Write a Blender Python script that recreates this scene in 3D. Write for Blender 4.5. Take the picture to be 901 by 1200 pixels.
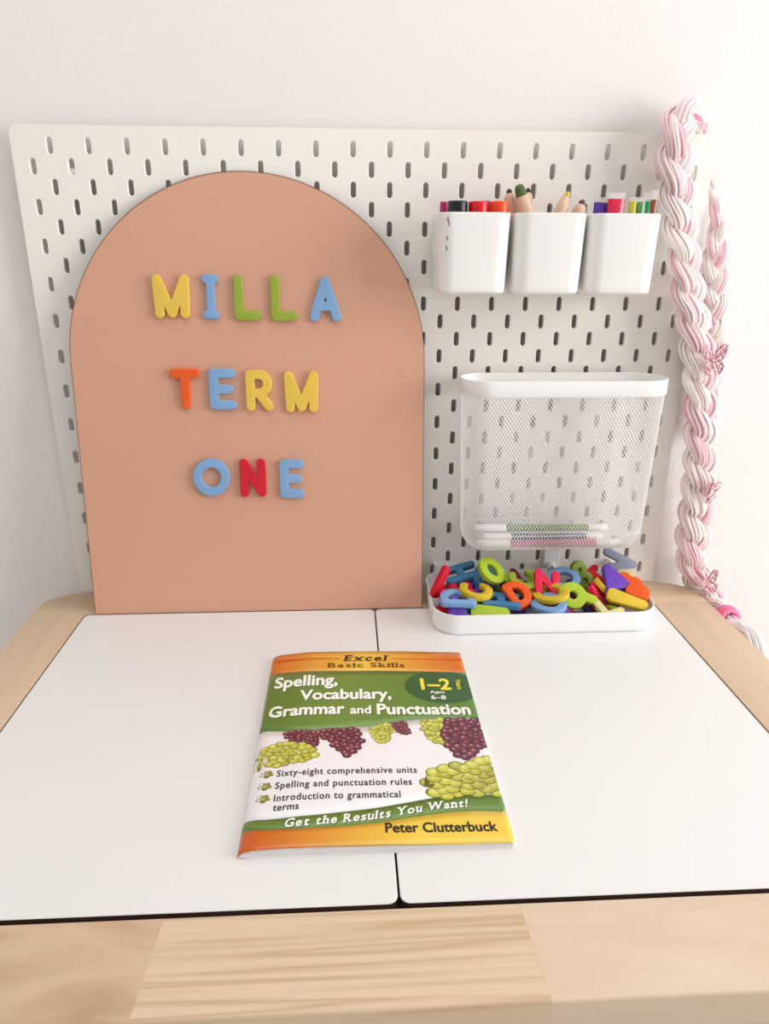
import bpy, bmesh, math, random
import numpy as np
from mathutils import Vector, Matrix, Euler

for o in list(bpy.data.objects):
    bpy.data.objects.remove(o)
SC = bpy.context.scene
COL = SC.collection
S = 0.001
TOPZ = 0.48                      # table top height in metres; plans below are in mm with table top at z = 19
def P(x, y, z):
    return Vector((x * S, y * S, (z - 19) * S + TOPZ))
def D(v):
    return math.radians(v)

# ------------------------------------------------------------------ camera
cam = bpy.data.cameras.new('camera')
cam.sensor_fit = 'VERTICAL'; cam.sensor_height = 36.0; cam.sensor_width = 27.03
cam.lens = 827.14341 / 1200 * 36.0
cam.clip_start = 0.01
co = bpy.data.objects.new('camera', cam); COL.objects.link(co)
co.location = P(349.98879, -849.58632, 429.61626)
co.rotation_euler = (1.22552, -0.00459, -0.05259)
SC.camera = co

# ------------------------------------------------------------------ light
SC.view_settings.view_transform = 'Standard'
SC.view_settings.look = 'None'
SC.view_settings.gamma = 1.0
SC.view_settings.use_curve_mapping = False
SC.view_settings.exposure = 0.04
w = bpy.data.worlds.new('world'); SC.world = w; w.use_nodes = True
bg = w.node_tree.nodes['Background']
bg.inputs[0].default_value = (1.0, 0.985, 0.975, 1); bg.inputs[1].default_value = 0.38

def area(name, loc, target, sx, sy, energy, color):
    l = bpy.data.lights.new(name, 'AREA'); l.shape = 'RECTANGLE'; l.size = sx; l.size_y = sy
    l.energy = energy; l.color = color
    o = bpy.data.objects.new(name, l); COL.objects.link(o)
    o.location = loc
    o.rotation_euler = (Vector(target) - Vector(loc)).to_track_quat('-Z', 'Y').to_euler()
    return o
area('window_daylight', (2.75, -1.05, 1.2), (0.4, -0.1, 0.62), 1.3, 1.5, 54, (1.0, 0.985, 0.97))
area('ceiling_daylight', (0.55, -0.75, 2.35), (0.45, -0.25, 0.5), 1.6, 1.4, 13.5, (1.0, 0.985, 0.965))

# ------------------------------------------------------------------ materials
def srgb(c):
    out = []
    for v in c[:3]:
        v = v / 255.0
        out.append(v / 12.92 if v <= 0.04045 else ((v + 0.055) / 1.055) ** 2.4)
    return (*out, 1.0)
def mat(name, color, rough=0.5, spec=0.5, metal=0.0, coat=0.0, bump=0.0, bscale=300, alpha=None, trans=0.0, sss=0.0, mottle=0.0, mscale=6.0):
    m = bpy.data.materials.new(name); m.use_nodes = True
    nt = m.node_tree; b = nt.nodes['Principled BSDF']
    b.inputs['Base Color'].default_value = srgb(color)
    b.inputs['Roughness'].default_value = rough
    b.inputs['Specular IOR Level'].default_value = spec
    b.inputs['Metallic'].default_value = metal
    b.inputs['Coat Weight'].default_value = coat
    b.inputs['Transmission Weight'].default_value = trans
    if alpha is not None: b.inputs['Alpha'].default_value = alpha
    if sss: b.inputs['Subsurface Weight'].default_value = sss; b.inputs['Subsurface Scale'].default_value = 0.003
    tc = nt.nodes.new('ShaderNodeTexCoord')
    if bump:
        n = nt.nodes.new('ShaderNodeTexNoise'); n.inputs['Scale'].default_value = bscale; n.inputs['Detail'].default_value = 3
        bp = nt.nodes.new('ShaderNodeBump'); bp.inputs['Strength'].default_value = bump; bp.inputs['Distance'].default_value = 0.0006
        nt.links.new(tc.outputs['Object'], n.inputs['Vector']); nt.links.new(n.outputs['Fac'], bp.inputs['Height'])
        nt.links.new(bp.outputs['Normal'], b.inputs['Normal'])
    n2 = nt.nodes.new('ShaderNodeTexNoise'); n2.inputs['Scale'].default_value = mscale; n2.inputs['Detail'].default_value = 4
    mx = nt.nodes.new('ShaderNodeMix'); mx.data_type = 'RGBA'; mx.blend_type = 'MULTIPLY'
    mx.inputs[0].default_value = max(mottle, 0.03)
    mx.inputs[6].default_value = srgb(color)
    nt.links.new(tc.outputs['Object'], n2.inputs['Vector']); nt.links.new(n2.outputs['Fac'], mx.inputs[7])
    nt.links.new(mx.outputs[2], b.inputs['Base Color'])
    return m

def wood(name, light, dark, scale=1.0, stretch=(1, 10, 10), warp=2.0, bands=9.0, rough=0.5, offs=(0, 0, 0), contrast=0.5):
    m = bpy.data.materials.new(name); m.use_nodes = True
    nt = m.node_tree; b = nt.nodes['Principled BSDF']; L = nt.links.new
    tc = nt.nodes.new('ShaderNodeTexCoord'); mp = nt.nodes.new('ShaderNodeMapping')
    mp.inputs['Scale'].default_value = [s * scale for s in stretch]; mp.inputs['Location'].default_value = offs
    L(tc.outputs['Object'], mp.inputs['Vector'])
    n = nt.nodes.new('ShaderNodeTexNoise'); n.inputs['Scale'].default_value = 1.6; n.inputs['Detail'].default_value = 2; n.inputs['Distortion'].default_value = 0.3
    L(mp.outputs['Vector'], n.inputs['Vector'])
    mul = nt.nodes.new('ShaderNodeMath'); mul.operation = 'MULTIPLY'; mul.inputs[1].default_value = bands
    L(n.outputs['Fac'], mul.inputs[0])
    fr = nt.nodes.new('ShaderNodeMath'); fr.operation = 'PINGPONG'; fr.inputs[1].default_value = 1.0
    L(mul.outputs[0], fr.inputs[0])
    pw = nt.nodes.new('ShaderNodeMath'); pw.operation = 'POWER'; pw.inputs[1].default_value = warp
    L(fr.outputs[0], pw.inputs[0])
    f = nt.nodes.new('ShaderNodeTexNoise'); f.inputs['Scale'].default_value = 14; f.inputs['Detail'].default_value = 5
    L(mp.outputs['Vector'], f.inputs['Vector'])
    mixf = nt.nodes.new('ShaderNodeMix'); mixf.data_type = 'FLOAT'; mixf.inputs[0].default_value = 0.3
    L(pw.outputs[0], mixf.inputs[2]); L(f.outputs['Fac'], mixf.inputs[3])
    sc = nt.nodes.new('ShaderNodeMath'); sc.operation = 'MULTIPLY'; sc.inputs[1].default_value = contrast
    L(mixf.outputs[0], sc.inputs[0])
    mx = nt.nodes.new('ShaderNodeMix'); mx.data_type = 'RGBA'
    mx.inputs[6].default_value = srgb(light); mx.inputs[7].default_value = srgb(dark)
    L(sc.outputs[0], mx.inputs[0]); L(mx.outputs[2], b.inputs['Base Color'])
    b.inputs['Roughness'].default_value = rough
    bp = nt.nodes.new('ShaderNodeBump'); bp.inputs['Strength'].default_value = 0.15; bp.inputs['Distance'].default_value = 0.0005
    L(f.outputs['Fac'], bp.inputs['Height']); L(bp.outputs['Normal'], b.inputs['Normal'])
    return m

def vcol(name, rough=0.5, spec=0.5, coat=0.0, sheen=0.0, metal=0.0):
    m = bpy.data.materials.new(name); m.use_nodes = True
    nt = m.node_tree; b = nt.nodes['Principled BSDF']
    a = nt.nodes.new('ShaderNodeAttribute'); a.attribute_name = 'Col'
    nt.links.new(a.outputs['Color'], b.inputs['Base Color'])
    b.inputs['Roughness'].default_value = rough; b.inputs['Specular IOR Level'].default_value = spec
    b.inputs['Coat Weight'].default_value = coat; b.inputs['Sheen Weight'].default_value = sheen
    b.inputs['Metallic'].default_value = metal
    return m

M = {}
M['wall'] = mat('wall_paint', (240, 236, 234), 0.9, 0.2, bump=0.25, bscale=220)
M['floor'] = mat('pale_floor', (225, 220, 214), 0.6, bump=0.1, bscale=30, mottle=0.1)
M['board'] = mat('white_board_lacquer', (246, 242, 236), 0.42, 0.4)
M['lid'] = mat('white_laminate', (232, 231, 229), 0.38, 0.4, bump=0.05, bscale=500, mottle=0.04, mscale=3)
M['lid_edge'] = mat('white_laminate_edge', (200, 180, 150), 0.6)
M['plastic'] = mat('white_plastic', (244, 243, 241), 0.32, 0.5, sss=0.0)
M['steel'] = mat('white_powder_coat', (246, 245, 244), 0.4, 0.4)
M['arch'] = mat('terracotta_pink_paint', (215, 163, 138), 0.5, 0.35, mottle=0.05, mscale=4)
M['arch_edge'] = mat('arch_edge_dark', (120, 88, 66), 0.7)
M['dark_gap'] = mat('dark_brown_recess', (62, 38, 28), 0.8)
W_L, W_D = (226, 200, 168), (176, 138, 100)
M['wood_straight'] = wood('pine_straight_grain', (222, 198, 168), (182, 146, 110), 1.0, (1.2, 48, 30), 2.6, 7.0, contrast=0.8, offs=(3, 1, 2))
M['wood_cath'] = wood('pine_cathedral_grain', (216, 188, 156), (160, 124, 92), 1.0, (5, 14, 10), 1.3, 3.6, contrast=1.1, offs=(1.2, 0.3, 0))
M['wood_pale'] = wood('pine_pale_grain', (226, 206, 184), (194, 164, 132), 1.0, (4, 18, 10), 1.2, 2.0, contrast=0.5, offs=(7, 5, 0))
M['wood_side'] = wood('pine_side_grain', (216, 190, 162), (184, 152, 120), 1.0, (22, 2.2, 10), 2.2, 3.2, contrast=0.55, offs=(4, 2, 0))
M['wood_back'] = wood('pine_back_grain', (212, 186, 156), (180, 148, 114), 1.0, (2.4, 24, 10), 1.5, 3.0, contrast=0.6, offs=(2, 8, 0))
M['wood_body'] = wood('pencil_wood', (226, 190, 165), (196, 155, 130), 1.0, (60, 60, 8), 1.5, 3.0, contrast=0.5)
PALETTE = dict(yellow=(232, 196, 78), blue=(130, 170, 214), green=(152, 172, 56), lime=(172, 196, 48), orange=(236, 92, 26),
               red=(212, 14, 44), pink=(226, 32, 74), purple=(104, 62, 178), olive=(128, 150, 34), dullblue=(70, 128, 172),
               grey=(140, 146, 166), maroon=(120, 22, 38), cream=(224, 214, 150), mustard=(222, 190, 50), dblue=(44, 60, 120))
for k, c in PALETTE.items():
    M[k] = mat('enamel_' + k, c, 0.25, 0.5, coat=0.4)
def foam(k):
    key = 'foam_' + k
    if key not in M: M[key] = mat(key, PALETTE[k], 0.6, 0.35, mottle=0.1, mscale=60)
    return M[key]
M['black'] = mat('black_cap_plastic', (22, 22, 26), 0.35)
M['redcap'] = mat('red_cap_plastic', (232, 24, 36), 0.3)
M['orangecap'] = mat('orange_cap_plastic', (250, 74, 24), 0.3)
M['ink'] = mat('black_ink', (20, 20, 22), 0.6)
M['page'] = mat('book_paper', (240, 236, 236), 0.7, mottle=0.1, mscale=20)
M['clear'] = mat('clear_film', (238, 232, 228), 0.2, 0.5, alpha=0.45)
M['print'] = vcol('cover_print', 0.30, 0.5, coat=0.35)
M['yarn'] = vcol('pink_yarn', 0.95, 0.1, sheen=0.5)
M['hot_pink'] = mat('pink_satin', (248, 130, 176), 0.55, 0.3, mottle=0.15, mscale=40)
def glitter(name):
    m = bpy.data.materials.new(name); m.use_nodes = True
    nt = m.node_tree; b = nt.nodes['Principled BSDF']; L = nt.links.new
    tc = nt.nodes.new('ShaderNodeTexCoord'); v = nt.nodes.new('ShaderNodeTexVoronoi'); v.inputs['Scale'].default_value = 900
    r = nt.nodes.new('ShaderNodeValToRGB'); e = r.color_ramp.elements
    e[0].position = 0.15; e[0].color = srgb((130, 84, 88)); e[1].position = 0.75; e[1].color = srgb((250, 214, 220))
    k = e.new(0.45); k.color = srgb((214, 150, 162))
    s = nt.nodes.new('ShaderNodeSeparateColor')
    L(tc.outputs['Object'], v.inputs['Vector']); L(v.outputs['Color'], s.inputs[0]); L(s.outputs[0], r.inputs[0]); L(r.outputs[0], b.inputs['Base Color'])
    b.inputs['Metallic'].default_value = 0.35; b.inputs['Roughness'].default_value = 0.35
    return m
M['glitter'] = glitter('rose_glitter')

# ------------------------------------------------------------------ helpers
def mesh_obj(name, V, F, m, parent=None, org=(0, 0, 0), smooth=False, cols=None, local=False, mids=None):
    """V in plan mm (or local mm when local=True); org = plan mm origin of the object."""
    V = np.asarray(V, float)
    me = bpy.data.meshes.new(name)
    o3 = np.zeros(3) if local else np.asarray(org, float)
    me.from_pydata(((V - o3) * S).tolist(), [], F)
    mats = m if isinstance(m, (list, tuple)) else [m]
    for mm in mats: me.materials.append(mm)
    if mids is not None: me.polygons.foreach_set('material_index', mids)
    if smooth: me.shade_smooth()
    if cols is not None:
        a = me.color_attributes.new('Col', 'FLOAT_COLOR', 'POINT')
        a.data.foreach_set('color', np.asarray(cols, float).ravel())
    me.update()
    o = bpy.data.objects.new(name, me); COL.objects.link(o)
    if parent is not None:
        o.parent = parent
        if local: o.location = Vector(org) * S
        else: o.location = P(*org) - P(*parent['_org'])
    else:
        o.location = P(*org)
    return o
def empty(name, org):
    o = bpy.data.objects.new(name, None); COL.objects.link(o); o.location = P(*org); o['_org'] = list(map(float, org))
    o.empty_display_size = 0.02
    return o
def tag(o, label=None, cat=None, group=None, kind=None):
    if label: o['label'] = label
    if cat: o['category'] = cat
    if group: o['group'] = group
    if kind: o['kind'] = kind
    return o
def autosmooth(o, ang=35):
    me = o.data; me.shade_smooth()
    bm = bmesh.new(); bm.from_mesh(me)
    for e in bm.edges:
        if len(e.link_faces) == 2 and e.calc_face_angle(0) > D(ang): e.smooth = False
    bm.to_mesh(me); bm.free()
    return o

def box(x0, x1, y0, y1, z0, z1, b=0.0, seg=2):
    bm = bmesh.new(); bmesh.ops.create_cube(bm, size=1)
    for v in bm.verts:
        v.co = Vector(((x0 + x1) / 2 + v.co.x * (x1 - x0), (y0 + y1) / 2 + v.co.y * (y1 - y0), (z0 + z1) / 2 + v.co.z * (z1 - z0)))
    if b: bmesh.ops.bevel(bm, geom=list(bm.edges), offset=b, segments=seg, affect='EDGES', profile=0.5)
    V = [tuple(v.co) for v in bm.verts]; bm.verts.index_update(); F = [[v.index for v in f.verts] for f in bm.faces]
    bm.free(); return V, F

def rrect(cx, cy, w, d, r, n=8):
    r = max(0.01, min(r, w / 2 - .01, d / 2 - .01)); pts = []
    for k, (sx, sy) in enumerate([(1, 1), (-1, 1), (-1, -1), (1, -1)]):
        for i in range(n + 1):
            a = D(90 * k + 90 * i / n)
            pts.append((cx + sx * (w / 2 - r) + r * math.cos(a), cy + sy * (d / 2 - r) + r * math.sin(a)))
    return pts
def loft(rings, cap0=True, cap1=True, closed=True):
    V = []; F = []; n = len(rings[0])
    for r in rings: V += list(r)
    for k in range(len(rings) - 1):
        for i in range(n if closed else n - 1):
            j = (i + 1) % n
            F.append((k * n + i, k * n + j, (k + 1) * n + j, (k + 1) * n + i))
    if cap0: F.append(tuple(range(n))[::-1])
    if cap1: F.append(tuple(range((len(rings) - 1) * n, len(rings) * n)))
    return V, F
def ringz(pts, z): return [(x, y, z) for x, y in pts]
def merge(parts):
    V = []; F = []
    for v, f in parts:
        o = len(V); V += list(v); F += [tuple(i + o for i in q) for q in f]
    return V, F
def tube(path, rad, n=8, cap=True):
    """tube along points; rad scalar or list"""
    pts = [Vector(p) for p in path]; R = []
    up = None
    for i, p in enumerate(pts):
        t = (pts[min(i + 1, len(pts) - 1)] - pts[max(i - 1, 0)]).normalized()
        if up is None:
            up = t.orthogonal().normalized()
        up = (up - t * up.dot(t)).normalized(); s = t.cross(up)
        r = rad[i] if hasattr(rad, '__len__') else rad
        R.append([tuple(p + (up * math.cos(a) + s * math.sin(a)) * r) for a in [2 * math.pi * k / n for k in range(n)]])
    return loft(R, cap, cap)

# --- stroke glyphs with rounded ends: signed distance -> outline -> bevelled plate
def arc(cx, cy, rx, ry, a0, a1, n=20):
    return [(cx + rx * math.cos(D(a0 + (a1 - a0) * i / n)), cy + ry * math.sin(D(a0 + (a1 - a0) * i / n))) for i in range(n + 1)]
G = {
 'M': [[(0.05, 0), (0, 1), (0.5, 0.02), (1, 1), (0.97, 0)]],
 'I': [[(.5, 0), (.5, 1)], [(0, 0), (1, 0)], [(0, 1), (1, 1)]],
 'L': [[(0, 1), (0, 0), (1, 0)]],
 'A': [[(0, 0), (.5, 1), (1, 0)], [(.22, .3), (.78, .3)]],
 'T': [[(0, 1), (1, 1)], [(.5, 1), (.5, 0)]],
 'E': [[(1, 1), (0, 1), (0, 0), (1, 0)], [(0, .5), (.85, .5)]],
 'F': [[(1, 1), (0, 1), (0, 0)], [(0, .5), (.85, .5)]],
 'R': [[(0, 0), (0, 1), (.5, 1)] + arc(.5, .71, .45, .29, 90, -90) + [(0, .42)], [(.45, .42), (1, 0)]],
 'O': [arc(.5, .5, .5, .5, 0, 360, 48)],
 'N': [[(0, 0), (0, 1), (1, 0), (1, 1)]],
 'D': [[(.35, 1), (0, 1), (0, 0), (.35, 0)] + arc(.35, .5, .65, .5, -90, 90, 24)],
 'C': [arc(.5, .5, .5, .5, 50, 310, 32)],
 '9': [arc(.5, .68, .45, .32, 0, 360, 32), [(.95, .68), (.85, .25), (.55, 0)]],
 '6': [arc(.5, .32, .45, .32, 0, 360, 32), [(.05, .32), (.15, .75), (.5, 1)]],
 'q': [arc(.45, .64, .42, .36, 0, 360, 32), [(.78, .42), (.95, .05), (1, 0)]],
 '8': [arc(.5, .27, .5, .27, 0, 360, 32), arc(.5, .77, .4, .23, 0, 360, 32)],
 '3': [arc(.45, .76, .45, .24, 130, -90), arc(.45, .26, .5, .26, 90, -140)],
 'S': [arc(.5, .76, .45, .24, 30, 270), arc(.5, .26, .5, .26, 90, -150)],
 '7': [[(0, 1), (1, 1), (.35, 0)]],
 'H': [[(0, 0), (0, 1)], [(1, 0), (1, 1)], [(0, .5), (1, .5)]],
 'B': [[(.5, .52), (0, .52), (0, 1), (.5, 1)] + arc(.5, .76, .4, .24, 90, -90), [(0, .52), (0, 0), (.55, 0)] + arc(.55, .26, .45, .26, -90, 90)],
 'V': [[(0, 1), (.5, 0), (1, 1)]],
 '1': [[(0, .8), (.7, 1), (.7, 0)]],
 'wedge': [[(0, 0), (1, .25)], [(0, .5), (1, .25)], [(0, .25), (1, .25)]],
 'bar': [[(.5, 0), (.5, 1)]],
}
def outline(strokes, w, h, r, res=0.6):
    segs = []
    for s in strokes:
        q = [(r + x * (w - 2 * r), r + y * (h - 2 * r)) for x, y in s]
        segs += list(zip(q[:-1], q[1:]))
    nx, ny = int(w / res) + 5, int(h / res) + 5
    X, Y = np.meshgrid((np.arange(nx) - 2) * res, (np.arange(ny) - 2) * res)
    d = np.full(X.shape, 1e9)
    for (ax, ay), (bx, by) in segs:
        vx, vy = bx - ax, by - ay; L2 = vx * vx + vy * vy + 1e-12
        t = np.clip(((X - ax) * vx + (Y - ay) * vy) / L2, 0, 1)
        d = np.minimum(d, np.hypot(X - ax - t * vx, Y - ay - t * vy))
    d = r - d + 1e-6
    pts = {}; nxt = {}
    def ep(e):
        (j, i, k) = e
        a = d[j, i]; b = d[j, i + 1] if k == 0 else d[j + 1, i]; t = a / (a - b)
        return ((i - 2 + (t if k == 0 else 0)) * res, (j - 2 + (t if k == 1 else 0)) * res)
    tab = {1: [('L', 'B')], 2: [('B', 'R')], 3: [('L', 'R')], 4: [('R', 'T')], 5: [('L', 'B'), ('R', 'T')], 6: [('B', 'T')], 7: [('L', 'T')],
           8: [('T', 'L')], 9: [('T', 'B')], 10: [('T', 'L'), ('B', 'R')], 11: [('T', 'R')], 12: [('R', 'L')], 13: [('R', 'B')], 14: [('B', 'L')]}
    P_ = d > 0
    for j in range(ny - 1):
        for i in range(nx - 1):
            c = P_[j, i] + 2 * P_[j, i + 1] + 4 * P_[j + 1, i + 1] + 8 * P_[j + 1, i]
            if c in (0, 15): continue
            E = {'B': (j, i, 0), 'T': (j + 1, i, 0), 'L': (j, i, 1), 'R': (j, i + 1, 1)}
            for a, b in tab[int(c)]: nxt[E[a]] = E[b]
    loops = []
    while nxt:
        s = next(iter(nxt)); lp = []; e = s
        while e in nxt:
            lp.append(ep(e)); e = nxt.pop(e)
        if len(lp) > 8: loops.append(simplify(lp, 0.10))
    return [[(x - w / 2, y - h / 2) for x, y in lp] for lp in loops]
def simplify(lp, tol):
    n = len(lp); a = 0; b = max(range(n), key=lambda i: math.dist(lp[i], lp[0]))
    def dp(p):
        if len(p) < 3: return p
        (x0, y0), (x1, y1) = p[0], p[-1]; L = math.hypot(x1 - x0, y1 - y0) + 1e-9
        ds = [abs((x1 - x0) * (y0 - y) - (x0 - x) * (y1 - y0)) / L for x, y in p]
        k = max(range(len(p)), key=lambda i: ds[i])
        if ds[k] < tol: return [p[0], p[-1]]
        return dp(p[:k + 1])[:-1] + dp(p[k:])
    return dp(lp[:b + 1])[:-1] + dp(lp[b:] + [lp[0]])[:-1]
def plate_mesh(name, loops, thick, bev, m, bres=2):
    """local XY outline, z from 0 to thick"""
    cu = bpy.data.curves.new('tmp', 'CURVE'); cu.dimensions = '2D'; cu.fill_mode = 'BOTH'
    for lp in loops:
        sp = cu.splines.new('POLY'); sp.points.add(len(lp) - 1); sp.use_cyclic_u = True
        for p, (x, y) in zip(sp.points, lp): p.co = (x * S, y * S, 0, 1)
    cu.extrude = (thick / 2 - bev) * S; cu.bevel_depth = bev * S; cu.bevel_resolution = bres; cu.offset = -bev * S
    ob = bpy.data.objects.new('tmp', cu); COL.objects.link(ob)
    dg = bpy.context.evaluated_depsgraph_get()
    me = bpy.data.meshes.new_from_object(ob.evaluated_get(dg))
    bpy.data.objects.remove(ob); bpy.data.curves.remove(cu)
    me.name = name
    me.transform(Matrix.Translation((0, 0, thick / 2 * S)))
    bm = bmesh.new(); bm.from_mesh(me); bmesh.ops.remove_doubles(bm, verts=bm.verts, dist=1e-6)
    bmesh.ops.recalc_face_normals(bm, faces=bm.faces)
    for f in bm.faces: f.smooth = True
    for e in bm.edges:
        if len(e.link_faces) == 2 and e.calc_face_angle(0) > D(50): e.smooth = False
    bm.to_mesh(me); bm.free()
    me.materials.clear(); me.materials.append(m)
    return me

# ------------------------------------------------------------------ room
def struct(name, V, F, m, org=(0, 0, 0)):
    o = mesh_obj(name, V, F, m, org=org); o['kind'] = 'structure'; return o
FLZ = 19 - 480
struct('wall_back', *box(-1500, 2600, 17, 117, FLZ, 2100), M['wall'])
struct('wall_left', *box(-1600, -1500, -2600, 117, FLZ, 2100), M['wall'])
struct('floor', *box(-1600, 2600, -2600, 117, FLZ - 50, FLZ), M['floor'])
struct('baseboard_back', *box(-1500, 2600, 5, 17, FLZ, FLZ + 80, 2), M['steel'])

# ------------------------------------------------------------------ children's table
T = empty('activity_table', (384, -280, FLZ))
tag(T, 'light pine childrens table with wide wooden rails, standing against the wall', 'table')
def prism(poly, z0, z1, bev=2.5):
    """plan polygon (ccw) extruded with rounded top edge"""
    n = len(poly)
    def inset(d):
        out = []
        for i in range(n):
            p0 = Vector(poly[i - 1]); p1 = Vector(poly[i]); p2 = Vector(poly[(i + 1) % n])
            a = (p1 - p0).normalized(); b = (p2 - p1).normalized()
            na = Vector((-a.y, a.x)); nb = Vector((-b.y, b.x)); s = (na + nb)
            s = s / max(s.length_squared, 1e-6) * 2
            out.append(tuple(p1 + s * d))
        return out
    R = [ringz(poly, z0), ringz(poly, z1 - bev)]
    for k in (1, 2, 3):
        a = D(30 * k); R.append(ringz(inset(bev * (1 - math.cos(a))), z1 - bev + bev * math.sin(a)))
    return loft(R)
def cornerarc(cx, cy, r, a0, a1, n=8):
    return [(cx + r * math.cos(D(a0 + (a1 - a0) * i / n)), cy + r * math.sin(D(a0 + (a1 - a0) * i / n))) for i in range(n + 1)]
XL, XR, YB, YF = -37, 806, -1, -562.5
def railobj(name, poly, m, z0=-11, bev=0.6, org=None):
    V, F = prism(poly, z0, 19, bev)
    return autosmooth(mesh_obj(name, V, F, m, T, org or (poly[0][0], poly[0][1], 19)), 40)
R_ = 36
railobj('back_rail', [(XL, -62.6)] + [(XR, -62.6)] + [(XR, -34), (XR - 3, -25), (XR - 11, -17), (XR - 24, -9), (XR - 42, -3), (XR - 60, YB), (XL + 60, YB), (XL + 42, -3), (XL + 24, -9), (XL + 11, -17), (XL + 3, -25), (XL, -34)], M['wood_back'])
railobj('side_rail', [(XL, -494.5), (27, -494.5), (27, -63), (XL, -63)], M['wood_side'], bev=0.4)
railobj('side_rail', [(736, -494.5), (XR, -494.5), (XR, -63), (736, -63)], M['wood_side'], bev=0.4)
# front rail: three finger-jointed staves, rounded along their front edge
def stave(x0, x1, m, sl=0.0, sr=0.0, roundl=False, roundr=False):
    prof = [(-495, -11), (-495, 18.6), (-495.4, 19)]
    prof += [(YF + 2.5 + 2.5 * math.cos(D(a)), 16.5 + 2.5 * math.sin(D(a))) for a in (90, 112, 135, 158, 180)]
    prof += [(YF, -8), (YF + 3, -11)]
    R = []
    for x, s in ((x0, sl), (x1, sr)):
        R.append([(x + s * (y + 528) / 33, y, z) for y, z in prof])
    V, F = loft(R)
    return autosmooth(mesh_obj('rail_stave', V, F, m, T, (x0, -495, 19)), 30)
stave(XL, 222.8, M['wood_cath'], 0, 2)
stave(222.86, 463.6, M['wood_straight'], 2, -2)
stave(463.66, XR, M['wood_pale'], -2, 0)
# under-frame, recess and legs
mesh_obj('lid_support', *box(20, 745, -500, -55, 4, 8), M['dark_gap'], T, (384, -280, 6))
for x0, x1, y0, y1 in ((-20, 790, -548, -528), (-20, 790, -32, -12), (-20, 0, -528, -32), (770, 790, -528, -32)):
    mesh_obj('apron', *box(x0, x1, y0, y1, -70, -11, 1), M['wood_pale'], T, ((x0 + x1) / 2, (y0 + y1) / 2, -11))
for x in (5, 765):
    for y in (-36, -524):
        V, F = loft([ringz(rrect(x, y, 34, 34, 14, 5), FLZ), ringz(rrect(x, y, 44, 44, 18, 5), -11)])
        mesh_obj('leg', V, F, M['wood_pale'], T, (x, y, -11), smooth=False)
# two lift-out white lids
def lid(x0, x1, label):
    cx, cy, w_, d_ = (x0 + x1) / 2, (-65.5 - 490.9) / 2, x1 - x0, 490.9 - 65.5
    rings = [ringz(rrect(cx, cy, w_, d_, 7, 6), 8.05), ringz(rrect(cx, cy, w_, d_, 7, 6), 18.4), ringz(rrect(cx, cy, w_ - 1, d_ - 1, 6.5, 6), 18.9)]
    V, F = loft(rings)
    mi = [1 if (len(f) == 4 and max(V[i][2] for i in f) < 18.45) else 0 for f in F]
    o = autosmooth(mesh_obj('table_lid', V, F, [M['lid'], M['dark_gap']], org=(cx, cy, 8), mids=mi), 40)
    return tag(o, label, 'table lid')
lid(28.6, 380.2, 'smooth white lift-out table lid, the left of two, below the arch board')
lid(381.8, 734.3, 'smooth white lift-out table lid, the right of two, under the letter tray')

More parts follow.
